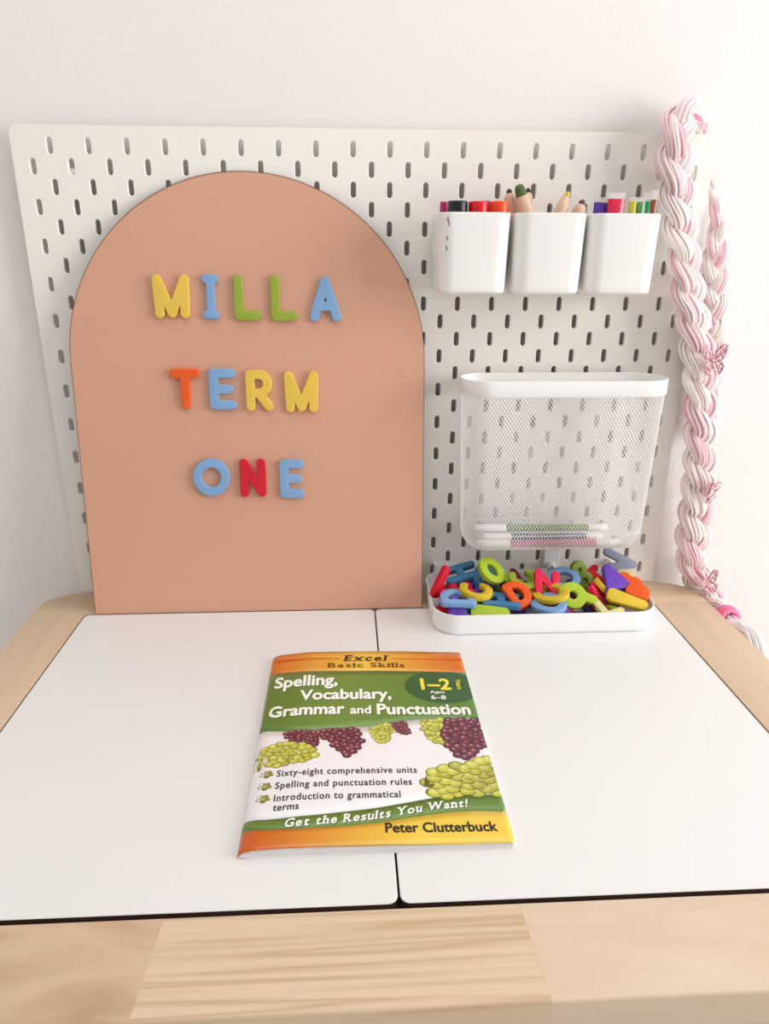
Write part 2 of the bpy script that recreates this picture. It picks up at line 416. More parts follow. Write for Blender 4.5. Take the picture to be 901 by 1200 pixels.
# ------------------------------------------------------------------ pegboard
def pegboard():
    V = []; F = []; yf, yb = 0.0, 4.2
    def v(x, y, z): V.append((x, y, z)); return len(V) - 1
    slot = []
    for k in range(5): slot.append((2.9 * math.cos(D(45 * k)), 5.2 + 2.9 * math.sin(D(45 * k))))
    for k in range(4, 9): slot.append((2.9 * math.cos(D(45 * k)), -5.2 + 2.9 * math.sin(D(45 * k))))
    def big(f): return [(x * f, z + (0.6 if z > 0 else -0.6) * (1 if f > 1 else 0)) for x, z in slot]
    o1 = [(x * 1.24, (abs(z) + 0.6 * (1 if abs(z) > 5.3 else 0.4)) * (1 if z > 0 else -1)) for x, z in slot]
    rect = [(20, 10), (0, 10), (-20, 10), (-20, -10), (0, -10), (20, -10)]
    def cell(cx, cz):
        R = [v(cx + a, yf, cz + b) for a, b in rect]; Rb = [v(cx + a, yb, cz + b) for a, b in rect]
        A = [v(cx + a, yf, cz + b) for a, b in o1]
        B = [v(cx + a, yf + 0.6, cz + b) for a, b in slot]; C = [v(cx + a, yb, cz + b) for a, b in slot]
        n = 10
        for i in range(n):
            j = (i + 1) % n
            F.append((A[i], B[i], B[j], A[j])); F.append((B[i], C[i], C[j], B[j]))
        # face between rectangle and slot: slot 0..4 top arc (right to left), 5..9 bottom arc (left to right)
        for Q, s in ((A, 0), (C, 1)):
            Rr = R if s == 0 else Rb
            fs = [(Rr[0], Q[0], Q[1]), (Rr[0], Q[1], Q[2], Rr[1]), (Rr[1], Q[2], Q[3], Rr[2]), (Rr[2], Q[3], Q[4]),
                  (Rr[2], Q[4], Q[5], Rr[3]), (Rr[3], Q[5], Q[6]), (Rr[3], Q[6], Q[7], Rr[4]), (Rr[4], Q[7], Q[8], Rr[5]), (Rr[5], Q[8], Q[9]), (Rr[5], Q[9], Q[0], Rr[0])]
            for f in fs: F.append(f[::-1] if s else f)
    def fill(poly):
        a = [v(x, yf, z) for x, z in poly]; b = [v(x, yb, z) for x, z in poly]
        F.append(tuple(a)[::-1]); F.append(tuple(b))
    for r in range(1, 28):
        z = 560 - 20 * r
        if r % 2: xs = range(40, 721, 40)
        else: xs = range(20, 741, 40)
        for x in xs: cell(x, z)
        if r % 2:
            fill([(0, z - 10), (20, z - 10), (20, z + 10), (0, z + 10)]); fill([(740, z - 10), (760, z - 10), (760, z + 10), (740, z + 10)])
    rc = 9.9
    top = [(0, 550), (760, 550)] + [(750 + rc * math.cos(D(a)) , 550 + rc * math.sin(D(a))) for a in range(0, 91, 15)] + [(10 + rc * math.cos(D(a)), 550 + rc * math.sin(D(a))) for a in range(90, 181, 15)]
    fill(top)
    fill([(x, 10 - (z - 550)) for x, z in top][::-1])
    # outer edge band, slightly rounded
    per = [(x, z) for x, z in top[1:]] + [(x, 10 - (z - 550)) for x, z in top[2:][::-1]]
    R0 = [v(x, yf, z) for x, z in per]; R1 = [v(x, yb, z) for x, z in per]; n = len(per)
    for i in range(n):
        j = (i + 1) % n; F.append((R0[i], R0[j], R1[j], R1[i]))
    o = mesh_obj('pegboard', V, F, M['board'], org=(380, 2, 0))
    bm = bmesh.new(); bm.from_mesh(o.data); bmesh.ops.remove_doubles(bm, verts=bm.verts, dist=1e-6); bmesh.ops.recalc_face_normals(bm, faces=bm.faces); bm.to_mesh(o.data); bm.free()
    tag(o, 'large white pegboard with staggered slots, mounted on the wall behind the table', 'pegboard')
    o['_org'] = [380., 2., 0.]
    for x in (60, 700):
        for z in (70, 510):
            V2, F2 = tube([(x, 4.2, z), (x, 17, z)], 9, 16)
            mesh_obj('wall_spacer', V2, F2, M['plastic'], o, (x, 11, z))
    return o
pegboard()

# small bracket with a screw knob low on the board
br = empty('board_bracket', (617, -1, 45))
tag(br, 'small white plastic bracket with round screw knob, on the pegboard below the mesh basket', 'bracket')
mesh_obj('bracket_strip', *box(607, 628, -4.5, 0, 20, 88, 1.2), M['plastic'], br, (617, -2, 45))
V, F = loft([[(617 + r * math.cos(D(a)), y, 46 + r * math.sin(D(a))) for a in range(0, 360, 20)] for y, r in ((-4.4, 4.5), (-6, 6.4), (-10, 6.6), (-12, 5.8), (-12.6, 4.2))])
kb = autosmooth(mesh_obj('screw_knob', V, F, M['plastic'], br, (617, -4, 46)), 50)
kb['_org'] = [617., -4., 46.]
mesh_obj('screw_slot', *merge([box(614, 620, -12.9, -12.4, 45.4, 46.6), box(616.4, 617.6, -12.9, -12.4, 43, 49)]), M['arch_edge'], kb, (617, -12, 46))

# ------------------------------------------------------------------ arch board
lean = math.atan2(60, 496)
A = empty('arch_board', (240, -64.2, 19))
tag(A, 'terracotta pink arch-shaped board leaning on the pegboard, spelling three words in letters', 'arch board')
A.rotation_euler = (D(90) - lean, 0, 0)      # local x right, y up the board, z out of its face
def arch_loop(w_, h_, n=64):
    r = w_ / 2
    return [(-r, 0), (r, 0)] + [(r * math.cos(D(180 * i / n)), h_ - r + r * math.sin(D(180 * i / n))) for i in range(0, n + 1)]
lp = arch_loop(400, 502)
lp = [(x, y) for i, (x, y) in enumerate(lp)]
bodyV, bodyF = loft([[(x, y, -3) for x, y in lp], [(x, y, -0.3) for x, y in lp]])
o = mesh_obj('backing', bodyV, bodyF, M['arch_edge'], A, (0, 0, 0), local=True)
V, F = loft([[(x * .9965, 0.2 + y * .9976, -0.29) for x, y in lp], [(x * 0.996, 0.3 + y * 0.9973, 0.05) for x, y in lp]], cap0=False)
o = mesh_obj('painted_face', V, F, M['arch'], A, (0, 0, 0), local=True)
A.location = P(240, -64.2, 19)
AM = Matrix.Translation(A.location) @ A.rotation_euler.to_matrix().to_4x4()

ARCH = [
 ('M', 'yellow', 157.6, 371.9, 41.1, 47.4, 'yellow letter M on the arch board, first letter of the top word'),
 ('I', 'blue', 200.7, 371.8, 18.9, 47.9, 'light blue letter I with end bars, in the top word on the arch board'),
 ('L', 'green', 240.9, 370.7, 30.3, 48.7, 'green letter L next to the blue I, on the arch board'),
 ('L', 'green', 281.3, 370.4, 30.2, 49.7, 'green letter L next to the blue A, on the arch board'),
 ('A', 'blue', 327.3, 369.4, 35.9, 49.2, 'light blue letter A ending the top word on the arch board'),
 ('T', 'orange', 166.5, 270.8, 34.9, 46.5, 'orange letter T starting the middle word on the arch board'),
 ('E', 'blue', 208.5, 270.6, 30.8, 46.6, 'light blue letter E between the orange T and the yellow R'),
 ('R', 'yellow', 250.1, 268.8, 31.8, 47.0, 'yellow letter R in the middle word on the arch board'),
 ('M', 'yellow', 297.8, 267.2, 39.7, 47.3, 'yellow letter M ending the middle word on the arch board'),
 ('O', 'blue', 190.4, 168.7, 43.5, 44.6, 'light blue ring letter O starting the bottom word on the arch board'),
 ('N', 'red', 238.4, 167.3, 31.0, 46.3, 'red letter N in the middle of the bottom word on the arch board'),
 ('E', 'blue', 283.9, 165.9, 29.0, 46.4, 'light blue letter E ending the bottom word on the arch board')]
for g, c, x, y, w_, h_, lab in ARCH:
    r = 5.2 if g not in ('I',) else 4.6
    me = plate_mesh('alphabet_letter', outline(G[g], w_ - 0.6, h_ - 0.6, r), 5.0, 0.9, M[c], 3)
    o = bpy.data.objects.new('alphabet_letter', me); COL.objects.link(o)
    o.matrix_world = AM @ Matrix.Translation((( x - 240) * S, y * S, 0.0001))
    tag(o, lab, 'letter', 'letters stuck on the arch board')

# ------------------------------------------------------------------ three white cups
def cup(cx, label):
    zt, h_, w_, d_ = 474, 79.5, 75.5, 74
    cy = -6 - d_ / 2
    E_ = empty('pegboard_cup', (cx, cy, zt - h_)); tag(E_, label, 'storage cup', 'white storage cups hanging on the pegboard')
    R = []
    for dw, z in ((-11, 0), (-8, .35), (-5, 1.6), (-3.4, 4), (-3, 8), (0, h_ - 5), (0.6, h_ - 1.2), (0.4, h_ - 0.3), (-0.3, h_), (-2.6, h_), (-3.2, h_ - .6), (-3.6, h_ - 5), (-6.5, 8), (-9, 3)):
        R.append(ringz(rrect(cx, cy, w_ + dw, d_ + dw, 16 if dw > -5 else 13, 8), zt - h_ + z))
    V, F = loft(R); o = autosmooth(mesh_obj('cup_body', V, F, M['plastic'], E_, (cx, cy, zt - h_)), 60)
    for s in (-20, 20):
        mesh_obj('hook', *merge([box(cx + s - 2, cx + s + 2, -6.5, 6, zt - 30, zt - 24, .6), box(cx + s - 2, cx + s + 2, 5.5, 8, zt - 38, zt - 24, .6)]), M['plastic'], E_, (cx + s, 0, zt - 27))
    return E_
c1 = cup(484.0, 'white plastic cup with small black ink marks, holding marker pens, leftmost on the pegboard')
cup(563.6, 'white plastic cup of chunky pencils, the middle of three on the pegboard')
cup(642.0, 'white plastic cup of small paint tubes, beside the pink yarn braid')
# ink marks on the left corner of the first cup
def cupsurf(u, z):          # u = angle on front-left corner
    cx, cy, w_, d_, r = 484.0, -43, 75.2, 73.8, 16
    return (cx - w_ / 2 + r + (r + .15) * math.cos(D(u)), cy - d_ / 2 + r + (r + .15) * math.sin(D(u)), z)
mk = []
for pts in ([(238, 466), (243, 469), (249, 461)], [(240, 451), (244, 447.5)], [(238, 441.5), (243, 439), (239, 438)]):
    mk.append(tube([cupsurf(a, z) for a, z in pts], 0.4, 6))
tag(mesh_obj('ink_mark', *merge(mk), M['ink'], c1, (452, -75, 455)), 'small black pen marks')

# markers in the first cup
def marker(x, y, z, r, capm, bodym, label, h=13):
    E_ = empty('marker_pen', (x, y, 400)); tag(E_, label, 'marker', 'marker pens in the left cup')
    def cyl(z0, z1, r, b=0.8): return loft([ringz([(x + q * math.cos(D(a)), y + q * math.sin(D(a))) for a in range(0, 360, 15)], zz) for zz, q in ((z0, r - b), (z0 + b, r), (z1 - b, r), (z1 - b * .3, r - b * .3), (z1, r - b))])
    autosmooth(mesh_obj('barrel', *cyl(400, z - 26, r * .9), bodym, E_, (x, y, 400)), 50)
    autosmooth(mesh_obj('cap', *cyl(z - 25.8, z, r), capm, E_, (x, y, z - 25)), 50)
M['purplecap'] = mat('purple_cap_plastic', (110, 50, 120), 0.35)
M['magentacap'] = mat('magenta_cap_plastic', (176, 26, 100), 0.35)
marker(467.5, -58, 485.5, 10.4, M['black'], M['plastic'], 'thick marker with a black cap standing in the left cup')
marker(489.2, -58, 485.2, 10.4, M['redcap'], M['plastic'], 'thick marker with a red cap in the middle of the left cup')
marker(510.7, -58, 485.4, 9.9, M['orangecap'], M['plastic'], 'thick marker with an orange cap at the right of the left cup')
marker(500.5, -34, 487.5, 6.0, M['purplecap'], M['plastic'], 'slim purple-capped marker peeping out behind the red and orange caps')
marker(458, -26, 487, 5.0, M['magentacap'], M['plastic'], 'slim magenta-capped marker at the far left edge of the left cup')

# chunky pencils in the middle cup
def pencil(p0, p1, r, tipc, label, tip=5.5, cone=15):
    p0 = Vector(p0); p1 = Vector(p1); L = (p1 - p0).length; d = (p1 - p0).normalized()
    E_ = empty('chunky_pencil', tuple(p0)); tag(E_, label, 'pencil', 'chunky pencils in the middle cup')
    E_.rotation_euler = d.to_track_quat('Z', 'Y').to_euler()
    def cyl(prof, n=12): return loft([[(q * math.cos(2 * math.pi * k / n), q * math.sin(2 * math.pi * k / n), zz) for k in range(n)] for zz, q in prof])
    rt = r * min(.8, .35 + .45 * tip / 12)
    autosmooth(mesh_obj('barrel', *cyl([(0, r), (L - cone, r), (L - cone * .75, r * .97), (L - cone * .5, r * .84), (L - tip, rt)]), M['wood_body'], E_, (0, 0, 0), local=True), 50)
    autosmooth(mesh_obj('pencil_tip', *cyl([(L - tip, rt), (L - tip * .4, rt * .86), (L - 1.2, rt * .66), (L, rt * .3)]), tipc, E_, (0, 0, 0), local=True), 50)
M['darktip'] = mat('dark_pencil_lead', (44, 26, 26), 0.5)
M['greentip'] = mat('green_pencil_lead', (74, 100, 36), 0.5)
M['yellowtip'] = mat('yellow_pencil_lead', (216, 190, 40), 0.5)
M['browntip'] = mat('brown_pencil_lead', (90, 46, 40), 0.5)
pencil((540, -48, 402), (523.5, -42, 499), 6.2, M['darktip'], 'pencil with a blunt black tip, leftmost in the middle cup', 4.5, 13)
pencil((566, -60, 402), (530.5, -55, 502), 7.8, M['greentip'], 'thick pencil with an olive green tip in the middle cup', 12, 26)
pencil((545, -30, 402), (550, -18, 502), 5.8, M['darktip'], 'pencil with a dark tip standing right behind the green-tipped one', 5, 14)
pencil((552, -38, 402), (589, -38, 497), 6.0, M['yellowtip'], 'pencil with a yellow tip leaning right in the middle cup', 5.5, 14)
pencil((572, -60, 402), (599, -58, 488), 7.0, M['browntip'], 'pencil with a brown tip at the right rim of the middle cup', 5, 14)
pencil((545, -66, 402), (582, -56, 491), 6.8, M['wood_body'], 'plain wooden pencil lying in front of the yellow-tipped one', 5, 14)

# paint tubes in the right cup
def paint_tube(x, y, w_, ztop, zfill, col, label, tilt=0, seal=8, rough=0.3):
    E_ = empty('paint_tube', (x, y, 400)); tag(E_, label, 'paint tube', 'paint tubes in the right cup')
    E_.rotation_euler = (0, D(tilt), 0)
    m = mat('paint_' + str(int(x)), col, rough, 0.5, coat=0.5)
    def rg(z, a, b): return [(a * math.cos(2 * math.pi * k / 20), b * math.sin(2 * math.pi * k / 20), z - 400) for k in range(20)]
    zs = zfill
    autosmooth(mesh_obj('tube_body', *loft([rg(401, w_ * .42, w_ * .42), rg(440, w_ * .45, w_ * .40), rg(zs - 12, w_ * .49, w_ * .2), rg(zs, w_ * .5, 0.8)]), m, E_, (0, 0, 0), local=True), 60)
    mesh_obj('crimped_end', *box(-w_ * .5, w_ * .5, -.4, .4, zs - 400 + .05, ztop - 400, .2), M['clear'], E_, (0, 0, 0), local=True)
paint_tube(617, -52, 17, 491, 486, (84, 50, 160), 'paint tube filled with purple, leaning at the left of the right cup', 3)
paint_tube(633, -58, 18, 495, 489, (222, 26, 70), 'paint tube filled with red in the right cup, its clear end raised', 1)
paint_tube(645, -34, 13, 497, 470, (238, 190, 190), 'nearly clear pale pink tube behind the red tube', 0)
paint_tube(653, -56, 8, 491, 487, (206, 204, 50), 'slim paint tube filled with yellow-green in the right cup', 0)
paint_tube(667, -46, 13, 492, 487, (88, 140, 74), 'paint tube filled with leaf green, left of the brown tube', -2)
paint_tube(671.5, -64, 7, 497, 488, (140, 72, 44), 'slim brown paint tube between the two green tubes', 0.5)
paint_tube(676, -30, 11, 498, 489, (36, 140, 84), 'paint tube filled with emerald green at the far right of the cup', 2)

# ------------------------------------------------------------------ mesh basket
BX, BY, BW, BD = 600.5, -41.5, 240.0, 68.0
def bsec(z):     # width, depth, radius of section at height z (plan mm)
    t = (z - 92) / (292 - 92); t = max(0, min(1, t))
    w_ = 222 + 14 * t; d_ = 62 + 4 * t
    rb = 24
    q = max(0, (92 + rb - z) / rb); ins = rb * (1 - math.sqrt(max(0, 1 - min(q, 1) ** 2)))
    return w_ - 2 * ins, d_ - 1.6 * ins
def perim(w_, d_, r, N, shift=0.0):
    r = min(r, d_ / 2 - .01)
    Ls = [w_ - 2 * r, math.pi / 2 * r, d_ - 2 * r, math.pi / 2 * r] * 2
    tot = sum(Ls); out = []
    for k in range(N):
        s = ((k + shift) / N) * tot
        # start at front middle
        s = (s + Ls[0] / 2) % tot
        seg = 0
        while s > Ls[seg]: s -= Ls[seg]; seg = (seg + 1) % 8
        hx, hy = w_ / 2 - r, d_ / 2 - r
        c = [(-hx, -hy - r), None, (hx + r, -hy), None, (hx, hy + r), None, (-hx - r, hy), None]
        if seg == 0: p = (-hx + s, -hy - r)
        elif seg == 1: a = -math.pi / 2 + s / r; p = (hx + r * math.cos(a), -hy + r * math.sin(a))
        elif seg == 2: p = (hx + r, -hy + s)
        elif seg == 3: a = s / r; p = (hx + r * math.cos(a), hy + r * math.sin(a))
        elif seg == 4: p = (hx - s, hy + r)
        elif seg == 5: a = math.pi / 2 + s / r; p = (-hx + r * math.cos(a), hy + r * math.sin(a))
        elif seg == 6: p = (-hx - r, hy - s)
        else: a = math.pi + s / r; p = (-hx + r * math.cos(a), -hy + r * math.sin(a))
        out.append((BX + p[0], BY + p[1]))
    return out
def basket():
    E_ = empty('mesh_basket', (BX, BY, 92)); tag(E_, 'white wire mesh basket with solid oval rim, on the pegboard above the letter tray', 'wire basket')
    R = []
    for dw, z in ((-3.5, 285), (-0.6, 284), (0, 284.6), (0.4, 300), (-.4, 301.4), (-2.2, 301.6), (-3.6, 300.6), (-4.2, 286)):
        R.append(ringz(perim(BW + dw, BD + dw, 32, 96), z))
    R.append(R[0])
    V, F = loft(R, False, False)
    autosmooth(mesh_obj('rim', V, F, M['steel'], E_, (BX, BY, 292)), 50)
    # expanded-metal lattice
    N = 140; zs = []; z = 287.0
    while z > 92 + 24: zs.append(z); z -= 3.05
    a = 0.0
    while a < 1.45: zs.append(92 + 24 * (1 - math.sin(a))); a += 3.05 / 24
    rows = []
    for k, z in enumerate(zs):
        w_, d_ = bsec(z); rows.append([(x, y, z) for x, y in perim(w_, d_, 30, N, 0.5 * (k % 2))])
    pts = np.array(rows)          # rows x N x 3
    A0 = []; B0 = []
    for k in range(len(zs) - 1):
        A0.append(pts[k]); A0.append(pts[k]);
        if k % 2 == 0: B0.append(pts[k + 1]); B0.append(np.roll(pts[k + 1], 1, axis=0))
        else: B0.append(pts[k + 1]); B0.append(np.roll(pts[k + 1], -1, axis=0))
    # bottom lattice
    wb, db = bsec(zs[-1]); bot = []
    dx, dy = 1.6, 2.5
    nx, ny = int(wb / 2 / dx) + 1, int(db / 2 / dy) + 1
    def ins(x, y):
        r = db / 2; qx = max(abs(x) - (wb / 2 - r), 0); return math.hypot(qx, y) < r
    for i in range(-nx, nx):
        for j in range(-ny, ny):
            if (i + j) % 2: continue
            for s in (1, -1):
                p = (i * dx, j * dy); q_ = ((i + s) * dx, (j + 1) * dy)
                if ins(*p) and ins(*q_): bot.append(((BX + p[0], BY + p[1], zs[-1]), (BX + q_[0], BY + q_[1], zs[-1])))
    bot = np.array(bot)
    A0 = np.concatenate(A0 + [bot[:, 0]]); B0 = np.concatenate(B0 + [bot[:, 1]])
    d = B0 - A0; d /= np.linalg.norm(d, axis=1)[:, None]
    c = A0 - np.array([BX, BY, 0]); c[:, 2] = 0; c[-len(bot):] = (0, 0, 1); 
    nrm = c / np.maximum(np.linalg.norm(c, axis=1)[:, None], 1e-6)
    s1 = np.cross(d, nrm); s1 /= np.linalg.norm(s1, axis=1)[:, None]; s2 = np.cross(d, s1)
    V = []; r = 0.33
    for e in (A0, B0):
        for k in range(3):
            a = 2 * math.pi * k / 3; V.append(e + r * (math.cos(a) * s1 + math.sin(a) * s2))
    n = len(A0); V = np.stack(V, axis=1).reshape(-1, 3)
    base = np.arange(n)[:, None] * 6; F = []
    for k in range(3):
        j = (k + 1) % 3; F.append(base + np.array([k, j, 3 + j, 3 + k]))
    F = np.concatenate(F).tolist()
    o = mesh_obj('wire_mesh', V, F, M['steel'], E_, (BX, BY, 92)); o['kind'] = 'stuff'
    for s in (-60, 60):
        mesh_obj('hook', *box(BX + s - 2, BX + s + 2, -8, 7, 288, 294, .6), M['steel'], E_, (BX + s, 0, 290))
basket()
# pens lying in the basket
def pen(x0, x1, y, z, r, col, capc, label, slope=0.0, cl=40, cr=25):
    E_ = empty('felt_pen', (x0, y, z)); tag(E_, label, 'pen', 'felt pens lying in the mesh basket')
    def cyl(a, b, r, t=0.0): return loft([[(xx, y + q * math.cos(2 * math.pi * k / 12), z + slope * (xx - x0) + q * math.sin(2 * math.pi * k / 12)) for k in range(12)] for xx, q in ((a, r - t), (a + 1, r), (b - 1, r), (b, r - t))])
    autosmooth(mesh_obj('barrel', *cyl(x0 + cl, x1 - cr, r), col, E_, (x0 + cl, y, z)), 50)
    autosmooth(mesh_obj('cap', *cyl(x0, x0 + cl + 1, r + .7, 1), capc, E_, (x0, y, z)), 50)
    autosmooth(mesh_obj('end_plug', *cyl(x1 - cr, x1, r + .2, 1), capc, E_, (x1, y, z)), 50)
M['penwhite'] = mat('pen_cap_white', (244, 242, 240), 0.35)
pb = lambda n, c: mat('pen_' + n, c, 0.45)
pen(506, 676, -32, 112, 4.4, pb('green', (100, 132, 40)), M['penwhite'], 'white-capped green felt pen, topmost of the pens in the mesh basket', -0.01)
pen(517, 668, -42, 104, 4.0, pb('navy', (44, 44, 100)), M['penwhite'], 'dark blue felt pen between the green and the pink pens in the basket', -0.01, 34, 22)
pen(507, 680, -54, 100, 4.2, pb('magenta', (186, 60, 120)), M['penwhite'], 'mauve felt pen just above the salmon pink pen in the basket', -0.015)
pen(505, 688, -46, 96.6, 3.8, pb('salmon', (226, 140, 130)), M['penwhite'], 'salmon pink felt pen at the very bottom of the mesh basket', -0.0, 46, 30)

# ------------------------------------------------------------------ letter tray
TRX0, TRX1, TRY0, TRY1, TRZ = 447, 713, -136, -10, 45
def tray():
    cx, cy, w_, d_ = (TRX0 + TRX1) / 2, (TRY0 + TRY1) / 2, TRX1 - TRX0, TRY1 - TRY0
    E_ = empty('letter_tray', (cx, cy, 19)); tag(E_, 'low white tray with rounded corners full of wooden letters, standing on the right lid', 'tray')
    R = []
    for dw, z in ((-8, 19), (-4, 19.4), (-2, 21), (-1.6, 24), (0, TRZ - 1), (-.4, TRZ), (-2.6, TRZ), (-3, TRZ - 1), (-5, 23), (-8, 21.4)):
        R.append(ringz(rrect(cx, cy, w_ + dw, d_ + dw, 30 + dw / 2, 12), z))
    autosmooth(mesh_obj('tray_body', *loft(R), M['steel'], E_, (cx, cy, 19)), 50)
    for x in (463, 697):
        mesh_obj('hook', *box(x - 2.5, x + 2.5, -12, -2, 40, 54, 1), M['steel'], E_, (x, -8, 45))
tray()
GM = {}
def piece(g, c, x, y, z, w_, h_, roll, pitch, yaw, label, side=0, r=4.6, th=7.0, name='wooden_letter'):
    key = (g, c, w_, h_, r)
    if key not in GM: GM[key] = plate_mesh(name, outline(G[g], w_, h_, r, 0.9), th, 0.7, foam(c), 1)
    o = bpy.data.objects.new(name, GM[key]); COL.objects.link(o)
    Rm = Matrix.Rotation(D(yaw), 4, 'Z') @ Matrix.Rotation(D(side), 4, 'Y') @ Matrix.Rotation(D(pitch), 4, 'X') @ Matrix.Rotation(D(roll), 4, 'Z')
    o.matrix_world = Matrix.Translation(P(x, y, z)) @ Rm @ Matrix.Translation((0, 0, -th / 2 * S))
    if label: tag(o, label, 'letter', 'wooden letters heaped in the tray')
    return o
# pitch 0 = lying flat, 90 = facing the viewer
TP = [
 ('bar', 'red', 460, -74, 59, 10, 42, 0, 88, 35, 'red bar-shaped piece leaning out over the left end of the tray', 35, 4.9, 8),
 ('H', 'dullblue', 490, -46, 57, 30, 44, 90, 12, 8, 'blue letter H lying on edge behind the red bar, at the back left', -12),
 ('E', 'pink', 479, -70, 46, 30, 44, 90, 10, 10, 'crimson letter lying flat beneath the blue H', 0),
 ('C', 'mustard', 502, -88, 53, 46, 40, 100, -2, -6, 'yellow curved letter lying flat on the light blue D, tray left side', 4),
 ('D', 'blue', 477, -103, 51, 36, 42, 90, 1, 0, 'light blue letter D lying near the front left corner of the tray', 4),
 ('A', 'purple', 475, -117, 41, 30, 36, 10, 55, 0, 'purple letter poking up at the front left corner of the tray', 0),
 ('wedge', 'lime', 514, -119, 41, 46, 22, -5, 40, 0, 'flat lime green piece against the front wall, left of the centre', 0, 7),
 ('q', 'lime', 529, -66, 64, 35, 50, 30, 36, 14, 'lime green figure nine, the tallest piece on the left heap', 12, 5.0),
 ('O', 'dullblue', 521, -52, 52, 38, 40, 0, 55, 20, 'blue ring-shaped letter standing tilted behind the lime nine', 35),
 ('C', 'green', 564, -72, 59, 38, 40, 120, 15, -8, 'green curved letter lying on top beside the pink N', 10),
 ('S', 'olive', 572, -80, 51, 34, 40, 100, 20, 8, 'darker green letter directly under the green curved letter', 8),
 ('D', 'orange', 552, -98, 52, 28, 38, 55, 26, -30, 'orange letter D tilted forward at the middle front of the tray', 12),
 ('H', 'dullblue', 530, -102, 46, 30, 46, 80, 4, 0, 'dull blue letter lying low between the orange D and the lime wedge', 0),
 ('N', 'pink', 590, -82, 58, 31, 36, 10, 32, -12, 'pink red letter N on top at the middle of the tray', 14),
 ('O', 'blue', 618, -60, 53, 40, 42, 0, 14, 0, 'light blue ring letter O lying at the back middle of the tray', -4),
 ('C', 'mustard', 590, -99, 53, 46, 40, 120, 0, 16, 'yellow curved letter in front of the pink N', -12),
 ('C', 'blue', 584, -112, 46, 48, 38, 110, 1, 12, 'pale blue curved letter beneath the yellow one at the middle front', -10),
 ('q', 'lime', 619, -106, 50, 37, 42, 40, 42, 0, 'lime green ringed letter Q at the front right of the middle', 0, 5.6),
 ('8', 'olive', 645, -46, 50, 26, 42, 20, 68, 20, 'dark olive figure eight standing behind the light blue ring', 0),
 ('N', 'pink', 652, -92, 44, 26, 36, 20, 50, 50, 'crimson letter N wedged on edge beside the lime Q', 20),
 ('S', 'mustard', 664, -84, 46, 26, 42, 30, 40, 60, 'yellow letter S wedged under the left side of the purple A', 30),
 ('E', 'maroon', 655, -104, 40, 26, 36, 60, 20, 30, 'dark crimson letter low in front of the yellow S', 0),
 ('A', 'purple', 675, -78, 58, 46, 48, 34, 22, -10, 'large purple letter A lying on top at the right of the tray', 22, 6.4),
 ('7', 'grey', 694, -36, 62, 46, 26, -28, 62, 0, 'grey letter sticking up behind the purple A', 0, 5.4, 6),
 ('3', 'orange', 694, -76, 52, 28, 36, 60, 34, -10, 'orange figure three leaning at the right end of the tray', 0),
 ('B', 'orange', 700, -92, 49, 22, 28, 100, 18, -40, 'orange letter B, rightmost in the tray', 14),
 ('wedge', 'mustard', 681, -108, 48, 50, 22, -12, 40, -4, 'mustard yellow wedge-shaped piece at the front right corner of the tray', 8, 6.5),
 ('O', 'cream', 696, -60, 46, 34, 36, 0, 40, -20, 'pale yellow ring behind the orange figure three', 0),
 ('L', 'cream', 655, -118, 42, 28, 30, 20, 20, 0, 'cream letter lying at the front, right of the lime Q', 0),
 ('V', 'purple', 598, -118, 38, 30, 32, 180, 30, 0, 'purple letter low at the front between the pale blue curve and the lime Q', 0),
 ('T', 'red', 466, -112, 34, 28, 34, 30, 12, 0, 'red letter on the tray floor at the front left corner', 0),
 ('R', 'purple', 508, -66, 44, 28, 34, 70, 12, 0, 'purple letter half buried beneath the yellow curve', 0),
 ('M', 'maroon', 553, -48, 46, 32, 34, 10, 20, 10, 'dark red letter M at the back between the lime nine and the green curve', 0),
 ('T', 'red', 668, -42, 44, 28, 34, 40, 30, 0, 'red letter at the back below the grey one', 0)]
for t in TP:
    g, c, x, y, z, w_, h_, roll, pitch, yaw, lab = t[:11]
    side = t[11] if len(t) > 11 else 0
    piece(g, c, x, y, z, w_, h_, roll, pitch, yaw, lab, side, t[12] if len(t) > 12 else 4.6, t[13] if len(t) > 13 else 7.0)
# lower layer seen only through gaps
rnd = random.Random(4)
for k in range(27):
    x = 474 + 24.5 * (k % 9) + rnd.uniform(-3, 3); y = (-108, -74, -40)[k // 9] + rnd.uniform(-4, 4)
    g = rnd.choice(list('ETLHNRB')); c = ['maroon', 'dblue', 'red', 'purple', 'dullblue', 'olive', 'maroon', 'dblue', 'maroon'][(k * 4 + k // 9) % 9]
    o = piece(g, c, min(x, 682), y, 27 + (k * 7 % 3) * 5.5, 24, 30, rnd.uniform(0, 360), rnd.uniform(-4, 6), 0, None)
    word = dict(maroon='dark red', dblue='navy', red='red', purple='purple', dullblue='dull blue', olive='olive')[c]
    spot = ['by the left end wall', 'below the light blue D', 'below the lime wedge', 'below the orange D', 'below the green curve', 'below the pink N',
            'below the lime Q', 'below the purple A', 'by the right end wall'][k % 9]
    tag(o, word + ' wooden letter on the tray floor, ' + ('front', 'middle', 'back')[k // 9] + ' row, ' + spot, 'letter', 'letters at the bottom of the tray')

